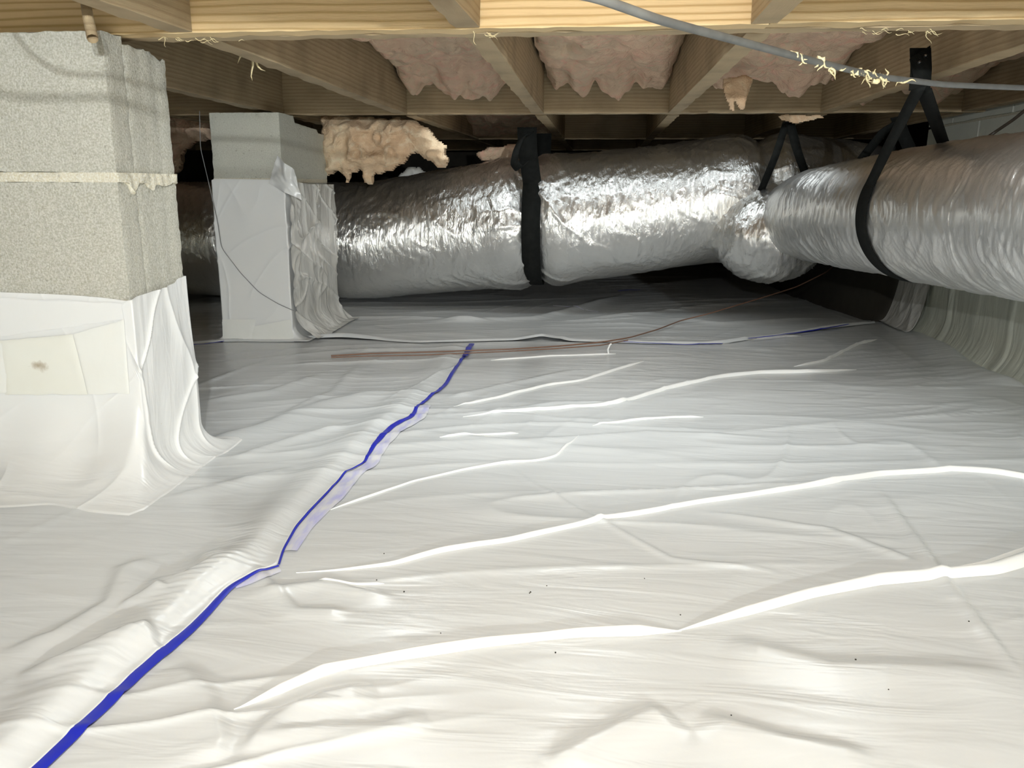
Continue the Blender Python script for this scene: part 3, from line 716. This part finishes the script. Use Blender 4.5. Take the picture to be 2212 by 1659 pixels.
# glossy film lapped over its right face
sel = []
ys = np.linspace(B0 - .004, B1 + .004, 120); zs = np.linspace(0, 1, 150); Yg, T = np.meshgrid(ys, zs)
Zg = .505 - .012 * np.clip((Yg - B0) * 6, 0, 1) - .500 * T + .003
cv = .075 * np.clip((T - .82) / .18, 0, 1) ** 2.2
Xg = A1 + .018 + cv + .006 * ridge(Yg * 9 + .25 * Zg, Zg * 3, 4.4, 5) + .006 * ridge(Yg * 8 - Zg * 8, Zg * 6 + Yg * 3, 6.4, 7) + .005 * ridge(Yg * 5 + Zg * 10, Zg * 4, 2.4, 8) + .006 * pn(Yg * 7, Zg * 5, 1)
Zg = np.maximum(Zg, ground(Xg, Yg) + .010)
grid('clear_film', np.stack([Xg, Yg, Zg], -1), FILM, p2)
# peeling tape tab at the corner
u = np.linspace(0, 1, 22); U, V = np.meshgrid(u, u)
c = [oy(598, 336, B0 - .03), oy(636, 366, B0 - .03), oy(652, 432, B0 - .02), oy(580, 396, B0 - .014)]
Q = ((1 - U) * (1 - V))[..., None] * c[0] + (U * (1 - V))[..., None] * c[1] + (U * V)[..., None] * c[2] + ((1 - U) * V)[..., None] * c[3]
Q[..., 1] -= .014 * (1 - np.abs(U - .55) * 2) - .006 * fbm(U * 3, V * 3, 5)
grid('tape_tab', Q, WRAP, p2)
for pts in ([(480, 690), (552, 690), (545, 745), (482, 755)], [(545, 706), (628, 690), (640, 770), (540, 745)]):
    u = np.linspace(0, 1, 12); U, V = np.meshgrid(u, u); c = [oy(a, b, B0 - .0125) for a, b in pts]
    Q = ((1 - U) * (1 - V))[..., None] * c[0] + (U * (1 - V))[..., None] * c[1] + (U * V)[..., None] * c[2] + ((1 - U) * V)[..., None] * c[3]
    e = np.minimum(np.minimum(U, 1 - U), np.minimum(V, 1 - V)); Q[..., 1] -= .0012 * np.clip(e * 12, 0, 1) + .0015 * pn(U * 3, V * 3)
    grid('tape_patch', Q, TAPE, p2)
adopt([o for o in bpy.data.objects if o not in before], p2)

# ------------------------------------------------------------------ ducts
def frames(P):
    T = np.gradient(P, axis=0); T /= np.linalg.norm(T, axis=1)[:, None]
    A = np.cross(T, [0, 0, 1.]); A /= np.linalg.norm(A, axis=1)[:, None]; B = np.cross(A, T); return T, A, B
def duct(ctrl, rad, n, m, disp):
    P = resample(np.array(ctrl), n); T, A, B = frames(P)
    sl = np.r_[0, np.cumsum(np.linalg.norm(np.diff(P, axis=0), axis=1))]
    r = np.interp(sl / sl[-1], np.linspace(0, 1, len(rad)), rad)
    th = np.linspace(0, 2 * np.pi, m, endpoint=False)
    Sg, Th = np.meshgrid(sl, th, indexing='ij')
    R = r[:, None] + disp(Sg, Th, P)
    V = P[:, None] + R[..., None] * (A[:, None] * np.cos(Th)[..., None] + B[:, None] * np.sin(Th)[..., None])
    return V, P, (T, A, B), sl, r
STX = (-.262, .60)                                   # where the two straps pinch the long duct
def disp_main(Sg, Th, P):
    x = P[:, 0][:, None] + 0 * Th; c, s_ = np.cos(Th), np.sin(Th)
    d = .007 * fbm(x * 1.6, c * .8, s_ * .8 + 3, 2)
    near = sum(np.exp(-((x - q) / .16) ** 2) for q in STX)
    d += .0045 * ridge(x * 15 + 1.2 * pn(x * 5, c * 2, s_ * 2), c * 1.3, s_ * 1.3, 3.4) * (.35 + np.clip(1.2 * pn(x * 2.2, c, s_ + 9), 0, 1))
    d += .008 * ridge(x * 7 + 1.6 * Th, c * 1.4 + x * 2, s_ * 1.4, 5) * (.12 + near)
    up = np.clip(.25 + s_ * 1.2, .15, 1)
    d += up * (.0026 * ridge(x * 26 + 3 * pn(x * 5, c * 2, s_ * 2), c * 3, s_ * 3, 3) + .0022 * ridge(x * 13 - 5 * Th, x * 9 + c * 3, s_ * 3, 5) + .0010 * pn(x * 45, c * 9, s_ * 9))
    for q in STX: d += -.026 * np.exp(-((x - q) / .035) ** 2) + .010 * np.exp(-((np.abs(x - q) - .10) / .06) ** 2)
    return d
V, PM, FM, SM, RM = duct([(-3.2, 3.42, .27), (-2.0, 3.40, .265), (-1.35, 3.36, .262), (-.95, 3.34, .268), (-.60, 3.33, .315), (-.27, 3.32, .350), (-.05, 3.32, .372), (.17, 3.32, .400), (.45, 3.32, .440),
                  (.70, 3.36, .455), (.95, 3.55, .465), (1.22, 3.9, .455)], [.235, .238, .238, .236, .238, .240, .246, .244, .232, .22, .21], 900, 220, disp_main)
md = tag(grid('main_duct', V, FOIL, wrap=True, flip=True), 'long crinkled silver foil duct running across the back', 'duct')

def disp_right(Sg, Th, P):
    c, s_ = np.cos(Th), np.sin(Th)
    d = .004 * fbm(Sg * 4, c * 1.5, s_ * 1.5, 2)
    d += .0030 * ridge(Sg * 26 + 1.3 * pn(Sg * 4, c * 2, s_ * 2), c * .8, s_ * .8, 1.6) + .0016 * ridge(Sg * 60 + 2 * pn(Sg * 5, c * 3, s_ * 3), c * 2.5, s_ * 2.5, 1.6)
    end = np.clip(Sg - (Sg.max() - .22), 0, 1) / .22
    d += .010 * end * ridge(Sg * 4, Th * 5, 2, 2) - .012 * np.exp(-((Sg - Sg.max() + .75) / .025) ** 2) * 0
    return d
def dp(px, py, dia, D=.34): 
    d = ray(px, py); dep = FPX * D / dia; return tuple(CAMP + d * dep / FPX)
right_ctrl = [(.86, .2, .47), (.88, .9, .455), dp(2230, 468, 352), dp(2040, 463, 300), dp(1880, 462, 252), dp(1760, 465, 218), dp(1690, 474, 196), (.64, 3.10, .385)]
V, PR, FR, SR, RR = duct(right_ctrl, [.175, .175, .172, .170, .170, .168, .162, .15, .105], 700, 200, disp_right)
rd = tag(grid('branch_duct', V, FOILR, wrap=True, flip=True), 'large ribbed silver flexible duct coming forward on the right', 'duct')
# elbow that joins them: a drooping foil bag
c0 = oy(1668, 495, 3.10); u = np.linspace(-1, 1, 150); th = np.linspace(0, 2 * np.pi, 150, endpoint=False)
U, Th = np.meshgrid(u, th, indexing='ij'); lat = U * np.pi / 2
ex, ey, ez = np.cos(lat) * np.cos(Th), np.cos(lat) * np.sin(Th), np.sin(lat)
k = 1 + .04 * fbm(ex * 1.5, ey * 1.5, ez * 1.5, 2) + .03 * ridge(ex * 4 + ey, ey * 1, ez * .6, 4) + .02 * ridge(ex * 9, ey * 3, ez * 1.2, 4)
Ve = np.stack([c0[0] + ex * .215 * k, 3.14 + ey * .19 * k, .328 + ez * .180 * k + .04 * ex * (ez > -.2) * ez], -1)
el = tag(grid('duct_elbow', Ve, FOIL, wrap=True, flip=False), 'drooping foil-wrapped duct elbow where the two silver ducts meet', 'duct elbow')

# ------------------------------------------------------------------ black hanging straps
def strap_loop(path, widthdir, w=.042, lab='', tail=None, name='hanging_strap'):
    root = band(name, path, widthdir, w, .0028, STRAP)
    return tag(root, lab, 'strap')
# strap on the long duct
i = int(np.argmin(np.abs(PM[:, 0] - STX[0]))); c = PM[i]; r = RM[i] + .002
a = np.radians(np.linspace(-172, 60, 80)); ring = np.stack([np.full(80, c[0]), c[1] - r * np.cos(a), c[2] - r * np.sin(a) * -1], 1)
# start at the joist in front, down the face of the duct, beneath it and up behind
a = np.radians(np.linspace(38, -175, 90)); ring = np.stack([c[0] + .000 * a, c[1] - r * np.cos(a), c[2] + r * np.sin(a)], 1)
top = np.array([[c[0] - .015, 3.05, .700], [c[0] - .013, 3.055, .62]])
path = np.concatenate([resample(np.concatenate([top, ring[:1]]), 24)[:-1], ring, [[c[0] + .005, 3.56, .60], [c[0] + .008, 3.56, .71]]])
s1 = strap_loop(path, (1, 0, .0), .070, 'wide black strap hanging from the middle joist round the long silver duct')
tl = np.array([oy(1145, 290, 3.03), oy(1128, 296, 3.01), oy(1116, 322, 2.99), oy(1110, 350, 3.0), oy(1122, 366, 3.02), oy(1135, 352, 3.03)])
band('strap_tail', resample(tl, 30), (.8, -.35, .5), .036, .003, STRAP, s1)
# strap on the long duct further right: an inverted V from the second beam
s2 = tag(empty('hanging_strap', tuple(oz(1702, 263, ZB))), 'black strap forming a narrow V at the far end of the long duct', 'strap')
def sub(o, root): o.parent = root; o.location = Vector(o.location) - Vector(root.location); return o
ap = oz(1702, 262, ZB - .001)
def down(pts, w, root, wd=(1, 0, .1), name='strap_leg'):
    return sub(band(name, resample(np.array(pts), 24), wd, w, .0028, STRAP), root)
down([ap + [-.004, .0, 0], oy(1676, 335, 2.98), oy(1648, 402, 3.06), oy(1640, 420, 3.12)], .026, s2)
down([ap + [.006, .0, 0], oy(1722, 325, 2.98), oy(1738, 370, 3.06), oy(1748, 395, 3.12)], .030, s2)
# strap round the branch duct
i = int(np.argmin(np.abs(PR[:, 1] - 2.20))); c = PR[i]; T, A, B = FR[0][i], FR[1][i], FR[2][i]; r = RR[i] + .006
s3 = tag(empty('hanging_strap', tuple(c)), 'long black strap hung from the bracket round the ribbed branch duct', 'strap')
a = np.radians(np.linspace(155, 395, 100))
# angle 180 = towards the left of the duct as seen along its run
sgn = -1 if A[0] > 0 else 1
E = np.array([c - A * (-np.cos(t)) * r * (1 if A[0] > 0 else -1) + B * np.sin(t) * r for t in a])
E = np.array([c + A * (np.cos(t) * r * (1 if A[0] > 0 else -1)) + B * np.sin(t) * r for t in a])
hk = oy(1985, 190, 1.75)
pth = np.concatenate([resample(np.array([hk, hk * .45 + E[0] * .55 + [0, 0, .004], E[0]]), 24)[:-1], E, resample(np.array([E[-1], oy(2042, 322, 2.35), oy(1996, 195, 1.80)]), 24)[1:]])
sub(band('strap_webbing', pth, T, .055, .0028, STRAP), s3)
# the other hanging pair and the bracket above
bk = oy(1990, 135, 1.80)
s3b = down([oy(1988, 104, 1.80), oy(1990, 150, 1.79), oy(1986, 195, 1.78)], .040, s3, (1, 0, 0), 'strap_top')
tri = np.array([oy(1966, 127, 1.78), oy(2010, 98, 1.78), oy(2012, 180, 1.78), oy(1976, 180, 1.78)])
V = np.concatenate([tri, tri + [0, .004, 0]]); Q = [[0, 3, 2, 1], [4, 5, 6, 7], [0, 1, 5, 4], [1, 2, 6, 5], [2, 3, 7, 6], [3, 0, 4, 7]]
sub(mesh_vf('bracket', V, Q, STRAP, None, False), s3)
for px, py in ((2000, 120), (1987, 134)):
    p = oy(px, py, 1.775); sub(tube('screw', [p + [0, .006, 0], p, p - [0, .004, 0]], [.003, .0035, .001], MET, None, 8), s3)
s4 = tag(empty('hanging_strap', tuple(oy(1925, 250, 2.6))), 'black strap in a lopsided V just left of the bracket strap', 'strap')
down([oy(1942, 262, 2.72), oy(1912, 280, 2.74), oy(1872, 330, 2.78), oy(1856, 352, 2.80)], .034, s4)
down([oy(1938, 252, 2.72), oy(1948, 285, 2.74), oy(1968, 328, 2.76)], .040, s4, (1, 0, .2))
down([oy(1935, 280, 2.80), oy(1930, 305, 2.80), oy(1924, 332, 2.80)], .022, s4, (1, 0, .2))
# sagging black band under the long duct
bb = [oy(x, y, 3.36) for x, y in ((380, 640), (430, 668), (480, 676))]

# ------------------------------------------------------------------ cables and wires
c3 = [(-.590, .60, .80), (-.585, .62, .72), (-.565, .64, .680), (-.53, .65, .6600), (-.45, .65, .6600), (-.30, .655, .658), tuple(oy(1270, -12, .70)), tuple(oy(1420, 42, .76)), tuple(oy(1600, 90, .90)), tuple(oy(1760, 133, 1.04)), tuple(oy(1900, 166, 1.18)),
      tuple(oy(2040, 183, 1.28)), tuple(oy(2212, 190, 1.40)), tuple(oy(2420, 190, 1.55))]
cab = tag(tube('cable', resample(c3, 220), .0040, CABLE, None, 12), 'grey cable sagging below the beams, covered in wood splinters', 'cable')
rs = np.random.RandomState(11)
for k in range(46):
    px = rs.choice([rs.uniform(1700, 1960), rs.uniform(1860, 1930)]); t = (px - 1600) / 300
    py = np.interp(px, [1600, 1760, 1900, 2040], [90, 133, 166, 183]); y = np.interp(px, [1600, 1760, 1900, 2040], [.90, 1.04, 1.18, 1.28])
    p = oy(px, py + rs.uniform(-4, 6), y - .005)
    shard('splinter', p, (rs.uniform(-1, 1), rs.uniform(-.3, .1), rs.uniform(-.75, .25)), rs.uniform(.006, .017), .0036, SPLIN, cab, rs.uniform(-.4, .4), k)
for px, py in ((1716, 118), (1774, 128), (1846, 158), (1892, 175)):
    p = oy(px, py, np.interp(px, [1600, 1760, 1900], [.9, 1.04, 1.18]) - .004)
    rock('wood_chip', (p[0] - .006, p[0] + .006, p[1] - .004, p[1] + .003, p[2] - .004, p[2] + .004), .002, .0022, SPLIN, cab, None, 90)
cp = [oz(x, y) for x, y in ((716, 781), (800, 775), (900, 771), (1000, 767), (1100, 765), (1200, 760), (1300, 752), (1360, 743), (1420, 722), (1470, 700))]
cp = [np.array([p[0], p[1], ground(np.array([p[0]]), np.array([p[1]]))[0] + .012]) for p in cp]
cp += [oy(1530, 678, 3.05), oy(1640, 645, 3.15), oy(1720, 620, 3.25), oy(1785, 588, 3.35), oy(1800, 575, 3.45)]
cw = resample(cp, 200)
cu = tag(tube('copper_line', cw, .0023, COPPER, None, 8), 'thin reddish brown cable lying across the liner and rising to the branch duct', 'cable')
lp = [oz(x, y) for x, y in ((716, 783), (800, 779), (900, 776), (1000, 771), (1100, 768), (1200, 764), (1300, 757), (1356, 747))]
lp = [np.array([p[0], p[1], ground(np.array([p[0]]), np.array([p[1]]))[0] + .010]) for p in lp]
tube('second_strand', resample(lp, 120), .0018, COPPER, cu, 8)
st = [oy(431, 240, 2.47), oy(433, 320, 2.46), (oy(452, 400, 2.45)), oy(470, 480, 2.44), oy(478, 535, 2.455), oy(520, 590, 2.470), oy(560, 632, 2.478), oy(600, 656, 2.480), oy(634, 671, 2.482)]
tag(tube('string', resample(st, 120), .0012, GREYW, None, 6), 'thin grey string hanging down and curving across the white front of the second pier', 'string')
tag(tube('wire', resample([oy(2230, 225, 1.9), oy(2190, 258, 1.95), oy(2150, 285, 2.0), oy(2128, 300, 2.0), oy(2080, 312, 2.05), oy(2065, 318, 2.08)], 60), .0035, WIRE, None, 8),
    'dark wire running over the top of the branch duct at the right edge', 'wire')
hw = tag(tube('wire', resample([oz(186, 2, .80) * 1, oy(186, 8, 1.15), oy(190, 40, 1.14), oy(197, 66, 1.13), oy(200, 84, 1.12)], 50), np.linspace(.005, .0075, 50), OLD, None, 9),
    'short frayed brown twist hanging in front of the near pier top', 'fibre twist')
tb = oz(1314, 768); gz = float(ground(np.array([tb[0]]), np.array([tb[1]]))[0])
pinr = tag(tube('liner_staple', [(tb[0], tb[1], gz + .002), (tb[0] - .002, tb[1], gz + .014), (tb[0] + .004, tb[1] + .004, gz + .028), (tb[0] + .008, tb[1] + .006, gz + .030)], .0028, FOLD, None, 6),
    'small white plastic sliver sticking up from the liner beside the copper line', 'plastic sliver')

rs = np.random.RandomState(21)
GV, GQ, off = [], [], 0
for px, py in [(952, 1366), (830, 1207), (1144, 1285), (1181, 1270), (1146, 1283), (1392, 1253), (1848, 1427), (1919, 1493), (2092, 1348), (1470, 1326), (1200, 1405), (1580, 1540), (873, 1284), (814, 1262)]:
    p = oz(px, py); g = float(ground(np.array([p[0]]), np.array([p[1]]))[0]); r = rs.uniform(.0005, .0009)
    V, Q = boxgrid(p[0] - r, p[0] + r, p[1] - r, p[1] + r, g, g + r * 1.3, r); GV.append(V + rs.normal(0, r * .12, V.shape)); GQ.append(Q + off); off += len(V)
tag(mesh_vf('grit', np.concatenate(GV), np.concatenate(GQ), DARK, floor, False), kind='stuff')
